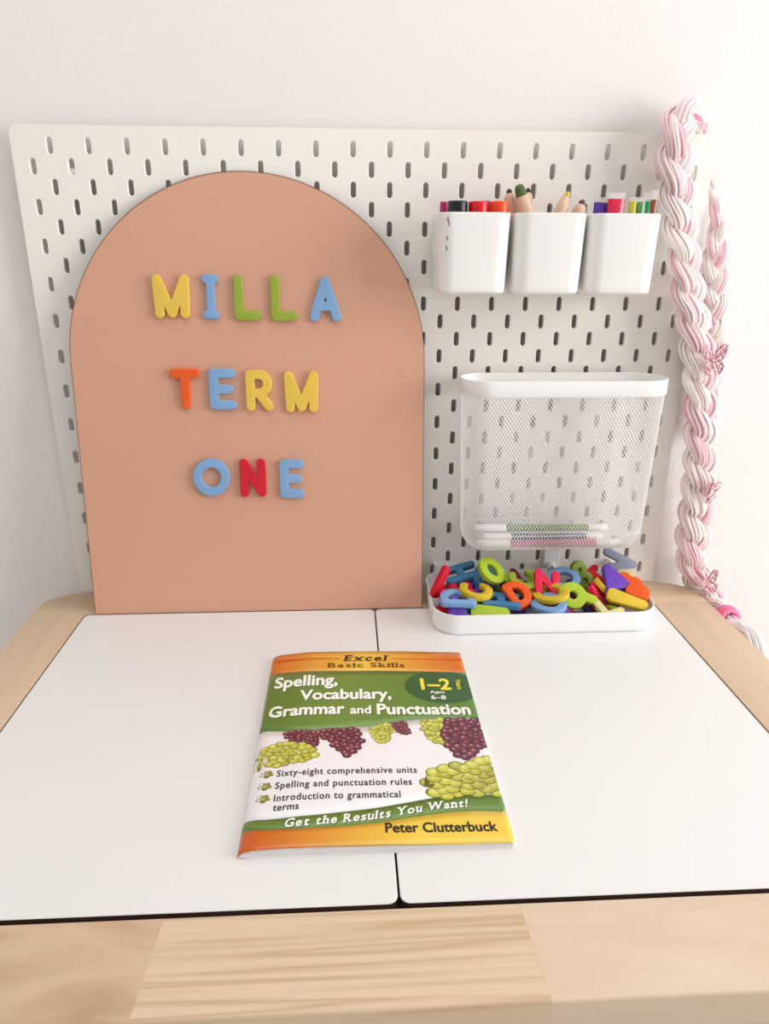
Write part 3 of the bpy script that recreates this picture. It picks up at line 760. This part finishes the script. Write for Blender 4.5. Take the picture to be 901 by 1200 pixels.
# ------------------------------------------------------------------ workbook
BU, BV = 203.5, 267.0
B0X, B0Y = 266.0, -181.0
ZU = [0, 1.2, 4, 10, 39, 67, 111, 156, 204]; ZZ = [20.3, 22.5, 24.5, 26.2, 28.6, 28.6, 27.8, 26.2, 24.5]
def zc(u, v):
    return float(np.interp(u, ZU, ZZ)) + (0.8 - 1.6 * v / BV) * min(1, max(0, u / 40)) * min(1, max(0, (204 - u) / 60))
def bk(u, v, h=0.0): return (B0X + u, B0Y - v, zc(u, v) + h)
BK = empty('workbook', (B0X + 100, B0Y - 133, 19))
tag(BK, 'orange and green spelling workbook with grapes on its cover, lying across the lid joint', 'book')
hdr = lambda u: float(np.interp(u, [0, 41, 75, 110, 160, 201], [35.0, 37.2, 38.2, 38.3, 38.8, 39.7]))
grn = lambda u: float(np.interp(u, [0, 25, 52, 80, 106, 124, 148, 178, 203], [128.0, 133.0, 134.3, 132.3, 128.6, 123.6, 118.9, 116.6, 117.6]))
rbu = lambda u: float(np.interp(u, [0, 15, 31, 66, 102, 129, 150, 167, 205], [236.4, 238, 238, 235.2, 230.7, 224.7, 219.6, 217.5, 217.4]))
rbl = lambda u: float(np.interp(u, [0, 25, 50, 80, 101, 134, 161, 185, 205], [246.1, 249, 249.3, 248, 246, 239.6, 235.3, 234.6, 236.6]))
def smooth_fn(f):
    return lambda u: sum(f(min(max(u + d, 0), 204)) for d in (-8, -4, 0, 4, 8)) / 5
hdr, grn, rbu, rbl = map(smooth_fn, (hdr, grn, rbu, rbl))
def lerp(a, b, t): return tuple(x + (y - x) * t for x, y in zip(a, b))
ORG, YEL, GRN, GRN2, WHT = srgb((216, 112, 16))[:3], srgb((236, 190, 70))[:3], srgb((92, 128, 44))[:3], srgb((116, 146, 62))[:3], srgb((240, 236, 238))[:3]
def cover():
    us = [0, .6, 1.2, 2.5, 4, 6, 8, 10] + list(np.linspace(14, BU, 46))
    bands = [(lambda u: 0, hdr, 'h', 5), (hdr, grn, 'g', 8), (grn, rbu, 'w', 10), (rbu, rbl, 'r', 2), (rbl, lambda u: BV, 'b', 4)]
    V = []; F = []; Cc = []
    for f0, f1, kind, n in bands:
        base = len(V)
        for j in range(n + 1):
            for u in us:
                v0 = f0(u) + (f1(u) - f0(u)) * j / n
                V.append(bk(u, v0)); t = u / BU
                if kind == 'h':
                    c = lerp(ORG, YEL, max(0, 1 - abs(t - .48) / .46) ** 1.0)
                elif kind == 'g': c = lerp(GRN, GRN2, max(0, 1 - abs(t - .42) / .4) * .7)
                elif kind == 'w': c = WHT
                elif kind == 'r': c = lerp(GRN, GRN2, .2)
                else: c = lerp(srgb((208, 92, 10))[:3], srgb((238, 202, 70))[:3], min(1, max(0, (t - .05) / .6)) ** 1.1)
                Cc.append((*c, 1))
        m_ = len(us)
        for j in range(n):
            for i in range(m_ - 1):
                a = base + j * m_ + i; F.append((a, a + m_, a + m_ + 1, a + 1))
    o = mesh_obj('cover', V, F, M['print'], BK, (B0X + 100, B0Y - 133, 19), smooth=True, cols=Cc)
    md = o.modifiers.new('thick', 'SOLIDIFY'); md.thickness = 0.35 * S; md.offset = -1
    # white sheets inside, and the back cover
    def block(name, us, top, bot, m, vpad=0.6):
        V = []; F = []; vs = [vpad, BV - vpad]
        for v_ in vs:
            for u in us: V.append((B0X + u, B0Y - v_, top(u, v_)))
            for u in us: V.append((B0X + u, B0Y - v_, bot(u, v_)))
        k = len(us)
        for i in range(k - 1):
            F.append((i, i + 1, k + i + 1, k + i)); F.append((2 * k + i, 3 * k + i, 3 * k + i + 1, 2 * k + i + 1))
            F.append((i, 2 * k + i, 2 * k + i + 1, i + 1)); F.append((k + i, k + i + 1, 3 * k + i + 1, 3 * k + i))
        F.append((0, k, 3 * k, 2 * k)); F.append((k - 1, 3 * k - 1, 4 * k - 1, 2 * k - 1)[::1])
        return mesh_obj(name, V, F, m, BK, (B0X + 100, B0Y - 133, 19))
    uu = [1.5, 4, 7, 10, 20, 35, 50, 70, 90, 111, 135, 156, 180, 202.5]
    bz = lambda u: 19.35 + 1.6 * max(0, 1 - u / 14) ** 2
    tz = lambda u, v: max(bz(u) + .4, zc(u, v) - 0.7 - 1.2 * math.sin(math.pi * min(u, 202) / 203))
    for k in range(6):            # a fan of page gatherings
        f0, f1 = k / 6, (k + .86) / 6
        block('pages', uu, lambda u, v: bz(u) + (tz(u, v) - bz(u)) * f1, lambda u, v: bz(u) + (tz(u, v) - bz(u)) * f0, M['page'], 0.5 + 0.35 * (k % 2))
    block('back_cover', [0.6, 2, 5, 10, 20, 50, 111, 204.5], lambda u, v: bz(u), lambda u, v: bz(u) - .33, M['page'], 0)
cover()
DEC = []
def decal(name, polysV, F, cols, h, label=None):
    """u,v points in book mm -> geometry just above the cover"""
    V = [bk(u, v, h + (q[0] if q else 0)) for u, v, *q in polysV]
    o = mesh_obj(name, V, F, M['print'], BK, (B0X + 100, B0Y - 133, 19), cols=cols)
    if label: o['label'] = label
    return o
# built-in font lettering turned into flat print
def text_geo(s, bold=0.0, shear=0.0, spacing=1.0):
    cu = bpy.data.curves.new('tmp', 'FONT'); cu.body = s; cu.size = 1.0; cu.offset = bold; cu.shear = shear; cu.space_character = spacing
    cu.resolution_u = 3
    ob = bpy.data.objects.new('tmp', cu); COL.objects.link(ob)
    dg = bpy.context.evaluated_depsgraph_get(); me = bpy.data.meshes.new_from_object(ob.evaluated_get(dg))
    V = np.array([v.co[:] for v in me.vertices]); F = [tuple(p.vertices) for p in me.polygons]
    bpy.data.objects.remove(ob); bpy.data.curves.remove(cu); bpy.data.meshes.remove(me)
    return V, F
CAPH = text_geo('H')[0][:, 1].max()
def embolden(V, F, w_):
    if w_ <= 0: return V, F
    VV = []; FF = []
    for k in range(9):
        d = (0, 0) if k == 8 else (w_ * math.cos(k * math.pi / 4), w_ * math.sin(k * math.pi / 4))
        o_ = len(VV) * 1
        FF += [tuple(i + k * len(V) for i in f) for f in F]
        VV.append(np.c_[V[:, :2] + np.array(d), np.full(len(V), .012 * k)])
    return np.concatenate(VV), FF
def lettering(s, u0, u1, vb, cap, col, h=0.10, bold=0.012, shear=0.0, spacing=1.0, shadow=None, base=None, name='printed_lettering', serif=False, label=None):
    V, F = embolden(*text_geo(s, 0, shear, spacing), bold)
    if serif:
        pass
    x = V[:, 0]; x = (x - x.min()) / (x.max() - x.min()); y = V[:, 1] / CAPH
    U = u0 + x * (u1 - u0); B = np.array([base(a) for a in U]) if base else np.full(len(U), vb)
    Vv = B - y * cap
    if shadow is not None:
        decal(name, [(a + .7, b + .7, q) for a, b, q in zip(U, Vv, V[:, 2] * .3)], F, [(*srgb(shadow)[:3], 1)] * len(U), h - .04)
    return decal(name, list(zip(U, Vv, V[:, 2])), F, [(*srgb(col)[:3], 1)] * len(U), h, label)
def quadstrip(pts, w0, w1, col0, col1, h, name):
    n = len(pts); V = []; C = []; F = []
    for i, (u, v) in enumerate(pts):
        t = i / (n - 1); w_ = w0 + (w1 - w0) * t; c = lerp(srgb(col0)[:3], srgb(col1)[:3], t)
        V += [(u, v - w_ / 2), (u, v + w_ / 2)]; C += [(*c, 1)] * 2
        if i: F.append((2 * i - 2, 2 * i - 1, 2 * i + 1, 2 * i))
    return decal(name, V, F, C, h)
WT = (250, 250, 240); DK = (40, 60, 20)
quadstrip([(1.5 + 72 * t, 12.8 + 1.6 * t) for t in np.linspace(0, 1, 12)], 3.0, 1.4, (206, 30, 8), (232, 110, 20), .3, 'header_line')
quadstrip([(127 + 76 * t, 15.2) for t in np.linspace(0, 1, 12)], 1.6, 3.0, (236, 130, 20), (214, 84, 10), .3, 'header_line')
# slab-serif words in the header: letters with short feet
def slab_word(s, u0, u1, vb, cap, col, shear, base=None, shadow=None, bold=0.03, h=.10):
    # lay out letter by letter so that small slabs can be set on the stems
    widths = []
    for ch in s:
        if ch == ' ': widths.append(.35); continue
        V, F = embolden(*text_geo(ch, 0), bold); widths.append(V[:, 0].max() - V[:, 0].min() + .12)
    tot = sum(widths); x = 0; sc = (u1 - u0) / tot
    VV = []; FF = []
    foot = {'E': [(0, 0), (0, 1)], 'x': [(0, 0), (1, 0), (0, .74), (1, .74)], 'l': [(.5, 0), (0.2, 1)], 'B': [(0, 0), (0, 1)], 'i': [(.5, 0), (.3, .72)], 'k': [(0, 0), (1, 0), (0, 1)],
            'h': [(0, 0), (1, 0), (0, 1)], 'R': [(0, 0), (1, 0), (0, 1)], 'Y': [(.5, 0), (0, 1), (1, 1)], 'n': [(0, 0), (1, 0), (0, .74)], 'W': [(0, 1), (1, 1)], 'u': [(1, 0), (0, .74)], 't': [(.6, 0)]}
    for ch, w_ in zip(s, widths):
        if ch != ' ':
            V, F = embolden(*text_geo(ch, 0), bold); o_ = len(VV); mn = V[:, 0].min(); ww = V[:, 0].max() - mn
            for q in V: VV.append((x + q[0] - mn, q[1] / CAPH, q[2]))
            FF += [tuple(i + o_ for i in f) for f in F]
            for fx, fy in foot.get(ch, []):
                cxx = x + .07 + fx * (ww - .14); cyy = fy; d1 = .15; t_ = .10
                y0, y1 = (cyy, cyy + t_) if fy == 0 else (cyy - t_, cyy)
                o_ = len(VV); VV += [(cxx - d1, y0, .11), (cxx + d1, y0, .11), (cxx + d1, y1, .11), (cxx - d1, y1, .11)]; FF.append((o_, o_ + 1, o_ + 2, o_ + 3))
        x += w_
    U = [u0 + a * sc + shear * b * cap for a, b, _ in VV]
    Vv = [(base(a) if base else vb) - b * cap for a, (_, b, _q) in zip(U, VV)]
    if shadow: decal('printed_lettering', [(a + .6, b + .6, q[2] * .3) for a, b, q in zip(U, Vv, VV)], FF, [(*srgb(shadow)[:3], 1)] * len(U), h - .04)
    decal('printed_lettering', [(a, b, q[2]) for a, b, q in zip(U, Vv, VV)], FF, [(*srgb(col)[:3], 1)] * len(U), h)
slab_word('Excel', 77, 123.5, 19.2, 10.6, (24, 16, 8), .2)
slab_word('Basic Skills', 60.5, 142.7, 31.6, 8.4, (92, 62, 10), 0, bold=.02)
lettering('Spelling,', 7.5, 71, 62.5, 17.5, WT, bold=.035, shadow=DK)
lettering('Vocabulary,', 34.5, 123.5, 86.6, 15.6, WT, bold=.035, shadow=DK)
lettering('Grammar', 6.5, 78, 109.8, 15.6, WT, bold=.035, shadow=DK)
lettering('and', 83, 103, 110.2, 12.0, WT, bold=.03, shadow=DK)
lettering('Punctuation', 108.2, 197.4, 111.3, 15.4, WT, bold=.035, shadow=DK)
# dark green oval with the school years
ov = []; a_ = []
for k in range(61):
    a = 2 * math.pi * k / 60
    ov.append((176 + 37 * math.cos(a), 66 + 27 * math.sin(a)))
def oval(d, col, h):
    V = [(172, 62)]; 
    for u, v in ov:
        u2 = 176 + (u - 176) * d; v2 = 66 + (v - 66) * d; u2 = min(u2, BU - .3); V.append((u2, max(v2, hdr(u2) + .4)))
    F = [(0, k + 1, k + 2) for k in range(60)]
    decal('year_badge', V, F, [(*srgb(col)[:3], 1)] * len(V), h)
oval(1.04, (60, 92, 34), .05); oval(1.0, (52, 92, 44), .065)
lettering('1–2', 154, 184.5, 71.0, 18.4, (240, 224, 60), bold=.035, shadow=(30, 50, 20))
lettering('Ages', 162, 176.4, 77.6, 4.4, WT, bold=.02)
lettering('6–8', 162, 176.8, 87.7, 6.6, WT, bold=.02)
V, F = text_geo('Years', .02); xx = (V[:, 0] - V[:, 0].min()) / (V[:, 0].max() - V[:, 0].min()); yy = V[:, 1] / CAPH
decal('printed_lettering', [(190.6 + 4.8 * b, 52.5 + 18 * a) for a, b in zip(xx, yy)], F, [(*srgb((236, 220, 60))[:3], 1)] * len(V), .10)
BT = (34, 32, 34)
lettering('Sixty-eight comprehensive units', 21.8, 138.2, 191.2, 7.2, BT, bold=.02, spacing=1.12)
lettering('Spelling and punctuation rules', 21.8, 132.8, 205.3, 7.2, BT, bold=.02, spacing=1.12)
lettering('Introduction to grammatical', 22.0, 122.5, 219.4, 7.2, BT, bold=.02, spacing=1.12)
lettering('terms', 22.2, 42.4, 229.6, 7.2, BT, bold=.02, spacing=1.08)
rib = lambda u: float(np.interp(u, [32, 66, 101, 125, 150, 176], [247.3, 245.4, 242.2, 237.4, 232.4, 230.2]))
slab_word('Get the Results You Want!', 32.3, 175.5, 245, 8.0, WT, .15, base=smooth_fn(rib), shadow=DK, bold=.03)
lettering('Peter Clutterbuck', 108.3, 193.2, 255.4, 9.2, (30, 22, 16), bold=.03)
# grape bunches printed on the cover: many small discs
def grapes(poly, size, dark, mid, lite, seed, n=60, aspect=1.0, h=.06, name='grape_print'):
    rn = random.Random(seed); V = []; F = []; C = []
    xs = [p[0] for p in poly]; ys = [p[1] for p in poly]
    def inside(x, y):
        c = False; j = len(poly) - 1
        for i in range(len(poly)):
            xi, yi = poly[i]; xj, yj = poly[j]
            if (yi > y) != (yj > y) and x < (xj - xi) * (y - yi) / (yj - yi) + xi: c = not c
            j = i
        return c
    pts = []; tries = 0
    while len(pts) < n and tries < 8000:
        tries += 1
        x, y = rn.uniform(min(xs), max(xs)), rn.uniform(min(ys), max(ys))
        if inside(x, y) and all(math.hypot((x - a) / aspect, y - b) > size * 1.15 for a, b in pts): pts.append((x, y))
    pts.sort(key=lambda p: -p[1] + rn.uniform(-2, 2))
    k = 0
    for (x, y) in pts:
        ang = rn.uniform(-.5, .5); tint = rn.uniform(-.22, .22); k += 1
        for (f, c, ox, oy, dz) in ((1.12, dark, 0, 0, 0), (.98, mid, 0, -.04, .004), (.60, lite, -.12, -.22, .008), (.2, (255, 255, 240), -.2, -.38, .012)):
            cc = [max(0, v_ * (1 + tint)) for v_ in srgb(c)[:3]]
            if f == .60: cc = lerp(cc, [max(0, v_ * (1 + tint)) for v_ in srgb(mid)[:3]], .45)
            if f == .2: cc = lerp(cc, srgb(mid)[:3], .55)
            o_ = len(V); m_ = 12
            for q in range(m_):
                a = 2 * math.pi * q / m_; px, py = size * f * aspect * math.cos(a), size * f * math.sin(a)
                u = x + ox * size + px * math.cos(ang) - py * math.sin(ang); v = y + oy * size + px * math.sin(ang) + py * math.cos(ang)
                V.append((min(max(u, .8), BU - .3), v, k * .0012 + dz * .5 + .0)); C.append((*cc, 1))
            F.append(tuple(range(o_, o_ + m_))[::-1])
    decal(name, V, F, C, h)
GD, GMd, GL = (104, 100, 26), (184, 182, 66), (222, 218, 112)
PD, PM, PL = (48, 16, 30), (104, 36, 56), (160, 84, 100)
grapes([(1.5, 172), (8, 154), (24, 149), (44, 154), (53, 160), (53, 168), (40, 175), (14, 178), (2, 180)], 3.3, GD, GMd, GL, 1, 60, 1.3)
grapes([(24, 134), (50, 134.5), (54, 150), (50, 157), (40, 154), (27, 143)], 2.5, PD, PM, PL, 2, 60, 1.25)
grapes([(52.5, 135.5), (90, 132), (93, 150), (86, 165), (80, 170), (72, 162), (66, 150), (55, 142)], 3.2, PD, PM, PL, 3, 60, 1.15)
grapes([(101, 131), (119, 126), (121, 136), (116, 149), (110, 153), (104, 146)], 2.3, GD, GMd, GL, 4, 50, 1.2)
grapes([(121.5, 126), (133, 122.5), (136, 139), (131, 141), (124, 135)], 2.1, PD, PM, PL, 5, 30, 1.2)
grapes([(148.5, 121), (170, 119), (172, 150), (162, 153.5), (156, 150), (150, 136)], 3.0, GD, GMd, GL, 6, 50, 1.2)
grapes([(174, 119), (202, 119), (203, 156), (192, 165), (184, 175), (177, 172), (168, 158), (168, 142)], 4.0, PD, PM, PL, 7, 70, 1.15)
grapes([(146, 203), (152, 190), (168, 182), (190, 179), (202, 173), (202.5, 215), (170, 216), (150, 219)], 5.2, GD, GMd, GL, 8, 70, 1.3, name='grape_print')
for (u, v) in ((13.4, 187.4), (13.4, 201.6), (13.4, 215.6)):
    V = []; F = []; C = []
    for k in range(5):
        a = 2 * math.pi * k / 5 + .3; cx, cy = u + 3.6 * math.cos(a), v + 2.9 * math.sin(a); o_ = len(V)
        for q in range(8):
            V.append((cx + 2.5 * math.cos(q * math.pi / 4), cy + 1.9 * math.sin(q * math.pi / 4), .002 * k)); C.append((*srgb((112, 124, 48) if k % 2 else (140, 132, 60))[:3], 1))
        F.append(tuple(range(o_, o_ + 8))[::-1])
    o_ = len(V)
    for q in range(8):
        V.append((u + 1.8 * math.cos(q * math.pi / 4), v + 1.5 * math.sin(q * math.pi / 4), .02)); C.append((*srgb((190, 184, 110))[:3], 1))
    F.append(tuple(range(o_, o_ + 8))[::-1])
    decal('bullet_print', V, F, C, .06)

# ------------------------------------------------------------------ yarn braid
def spline(pts, step=4.0):
    P_ = [Vector(p) for p in pts]; P_ = [P_[0] * 2 - P_[1]] + P_ + [P_[-1] * 2 - P_[-2]]; out = []
    for i in range(1, len(P_) - 2):
        p0, p1, p2, p3 = P_[i - 1:i + 3]; n = 16
        for k in range(n):
            t = k / n; out.append(.5 * ((2 * p1) + (-p0 + p2) * t + (2 * p0 - 5 * p1 + 4 * p2 - p3) * t * t + (-p0 + 3 * p1 - 3 * p2 + p3) * t ** 3))
    out.append(P_[-2])
    L = [0]
    for a, b in zip(out[:-1], out[1:]): L.append(L[-1] + (b - a).length)
    n = int(L[-1] / step); A_ = np.array(out); s = np.linspace(0, L[-1], n)
    return np.stack([np.interp(s, L, A_[:, k]) for k in range(3)], 1), s
BRD = empty('yarn_braid', (790, -20, 300))
tag(BRD, 'long pink and white yarn braid looped over the top right corner of the pegboard', 'braid')
def braid(pts, width, seed, L=84.0, view=(-0.35, -1.0, 0.25), name='braid_strand'):
    rn = random.Random(seed)
    path, s = spline(pts, 3.2); n = len(s)
    t = np.gradient(path, axis=0); t /= np.linalg.norm(t, axis=1)[:, None]
    view = np.tile(np.array(view), (n, 1)); side = np.cross(view, t); side /= np.linalg.norm(side, axis=1)[:, None]; dep = np.cross(t, side)
    wd = np.array([width(q / s[-1]) for q in s])[:, None]
    outer, inner = 21, 9
    for k in range(3):
        ph = 2 * math.pi * s / L + 2 * math.pi * k / 3
        cen = path + side * (wd * 0.47) * np.sin(ph)[:, None] - dep * (wd * 0.33) * np.sin(2 * ph)[:, None]
        ct = np.gradient(cen, axis=0); ct /= np.linalg.norm(ct, axis=1)[:, None]
        e1 = np.cross(ct, dep); e1 /= np.linalg.norm(e1, axis=1)[:, None]; e2 = np.cross(ct, e1)
        V = []; F = []; C = []
        for j in range(outer + inner + 1):
            ns = 5
            core = j == outer + inner
            if j < outer: rr, an = 1.0, 2 * math.pi * j / outer
            else: rr, an = 1.06, rn.uniform(0, 6.28)
            if core: rr = 0
            p1, p2, p3 = rn.uniform(0, 6), rn.uniform(0, 6), rn.uniform(0, 6)
            a = an + rn.uniform(.1, .35) * np.sin(s / 29 + p1) + s * 0.012
            ra = (wd[:, 0] * 0.50) * rr * (1 + .06 * np.sin(s / 15 + p2) + .03 * np.sin(s / 6 + p3))
            c = cen + e1 * (ra * np.cos(a) * .98)[:, None] + e2 * (ra * np.sin(a) * .85)[:, None]
            tint = rn.random()
            basec = np.array(srgb((250, 222, 226) if tint < .5 else ((244, 200, 210) if tint < .74 else ((252, 246, 242) if tint < .95 else (232, 160, 178))))[:3])
            if core: basec = np.array(srgb((244, 196, 206))[:3])
            varg = 0.5 + 0.5 * np.sin(s / 44 + k * 2.1 + seed + rn.uniform(-.4, .4)); varg = np.clip(varg * 1.6 - .4, 0, 1)[:, None]
            cc = basec * (1 - varg * .7) + np.array(srgb((252, 247, 242))[:3]) * varg * .7
            rad = (1.5 + rn.uniform(-.3, .3)) * (wd[:, 0] / wd.max()) ** .5 if not core else wd[:, 0] * .44
            if core: ns = 10
            base = len(V) * n
            for q in range(ns):
                b = 2 * math.pi * q / ns
                V.append(c + e1 * (rad * math.cos(b))[:, None] + e2 * (rad * math.sin(b) * (.85 if core else 1))[:, None])
                C.append(np.concatenate([cc, np.ones((n, 1))], 1))
            for q in range(ns):
                A1 = base + q * n; B1 = base + ((q + 1) % ns) * n
                i = np.arange(n - 1); F += np.stack([A1 + i, B1 + i, B1 + i + 1, A1 + i + 1], 1).tolist()
        mesh_obj(name, np.concatenate(V), F, M['yarn'], BRD, (790, -20, 300), smooth=True, cols=np.concatenate(C))
def wA(t):
    return float(np.interp(t, [0, .03, .07, .14, .3, .5, .8, .93, 1], [3, 8, 17, 20.5, 18.5, 19.5, 22, 19, 9]))
braid([(752, 9, 552), (747, 4, 563), (731, -6, 575), (712, -16, 574), (704, -24, 556), (704, -26, 538), (711, -26, 495), (727, -26, 442), (740, -26, 397), (755, -26, 349),
       (766, -26, 310), (781, -25, 238), (791, -23, 161), (795, -21, 103), (803, -18, 55), (820, -14, 22), (830, -42, 6), (829, -66, 1)], wA, 3, L=104, view=(0.45, -0.95, 0.2))
def wB(t): return float(np.interp(t, [0, .12, .3, .55, 1], [2.2, 7, 14, 16, 16]))
braid([(763, 10, 515), (768, 5, 500), (775, -2, 470), (778, -3, 430), (783, -3, 390), (786, -4, 350), (788, -6, 310), (792, -6, 262), (798, -6, 225)], wB, 8, L=84)
# tie and loose tail
tie = []
for k in range(5):
    yy = -66 - 4.2 * k
    tie.append(tube([(828 + (12 + k % 2) * math.cos(D(a)), yy - 4 * math.sin(D(a + 50 * k)), 1 + (13 + k % 2) * math.sin(D(a))) for a in range(0, 361, 20)], 3.4, 8))
autosmooth(mesh_obj('hair_tie', *merge(tie), M['hot_pink'], BRD, (831, -72, 4)), 80)
tl = []; rn = random.Random(5)
for k in range(44):
    a = rn.uniform(0, 6.28); r_ = rn.uniform(0, 8)
    p = [(828 + r_ * math.cos(a), -78, 1 + r_ * math.sin(a))]
    ex, ez = rn.uniform(-6, 10), rn.uniform(-12, 10)
    p += [(832 + ex * .5 + r_ * math.cos(a), -96, 3 + ez * .4), (835 + ex, -122, -4 + ez), (832 + ex * 1.2, -148, -24 + ez * 1.3), (830 + ex * 1.2, -165, -60 + ez)]
    pth, _ = spline(p, 6); tl.append(tube([tuple(q) for q in pth], 1.2, 5))
M['white_yarn'] = mat('white_yarn', (244, 240, 240), 0.95, 0.1)
o = mesh_obj('yarn_tail', *merge(tl), M['white_yarn'], BRD, (831, -90, 4), smooth=True); o['kind'] = 'stuff'; o['label'] = 'loose white yarn ends below the tie'

# ------------------------------------------------------------------ glitter butterfly clips
def butterfly(x, y, z, size, rz, rx, ry, label):
    E_ = empty('butterfly_clip', (x, y, z)); tag(E_, label, 'hair clip', 'glittery butterfly clips on the braid')
    E_.rotation_euler = (D(90 + rx), D(ry), D(rz))
    s = size
    for sg in (1, -1):
        fold = D(22) * sg
        up = [(1, 2), (4, 9), (10, 14), (13.5, 13), (13, 7), (9, 1), (2, 0), (1, 2)]; lo = [(1, -1), (8, -1), (10.5, -5), (8.5, -11), (5, -12.5), (2.5, -7), (1, -1)]
        vup = [[(2, 1), (7, 5), (12, 12)], [(3, 6), (7, 5), (12.5, 8)], [(5, 10), (8, 8.5), (9, 3)], [(9, 13), (10, 9), (13, 10)]]
        vlo = [[(2, -2), (6, -6), (7, -11)], [(3, -7), (6, -6), (9, -3)], [(4, -10), (7, -9), (10, -6)]]
        for nm, out_, vs in (('upper_wing', up, vup), ('lower_wing', lo, vlo)):
            T_ = []
            def mp(q): 
                X = q[0] * s; return (sg * X * math.cos(fold), q[1] * s, X * abs(math.sin(fold)))
            for ln, r in [(out_, 1.0)] + [(v_, .95) for v_ in vs]:
                T_.append(tube([mp(q) for q in ln], r * s, 6))
            mesh_obj(nm, *merge(T_), M['glitter'], E_, (0, 0, 0), local=True)
    mesh_obj('body', *tube([(0, -8 * s, .5), (0, -2 * s, 1), (0, 5 * s, .8), (0, 8 * s, .5)], [.7 * s, 1.3 * s, 1.2 * s, .7 * s], 8), M['glitter'], E_, (0, 0, 0), local=True)
butterfly(770, -47, 320, 1.25, 12, -5, -4, 'pink glitter butterfly clip, the uppermost on the braid, where the two plaits meet')
butterfly(795, -44, 160, 1.1, 42, 0, 18, 'pink glitter butterfly clip halfway down the braid, turned side-on')
butterfly(814, -42, 32, 1.25, 30, -4, -22, 'pink glitter butterfly clip at the foot of the braid above the pink tie')
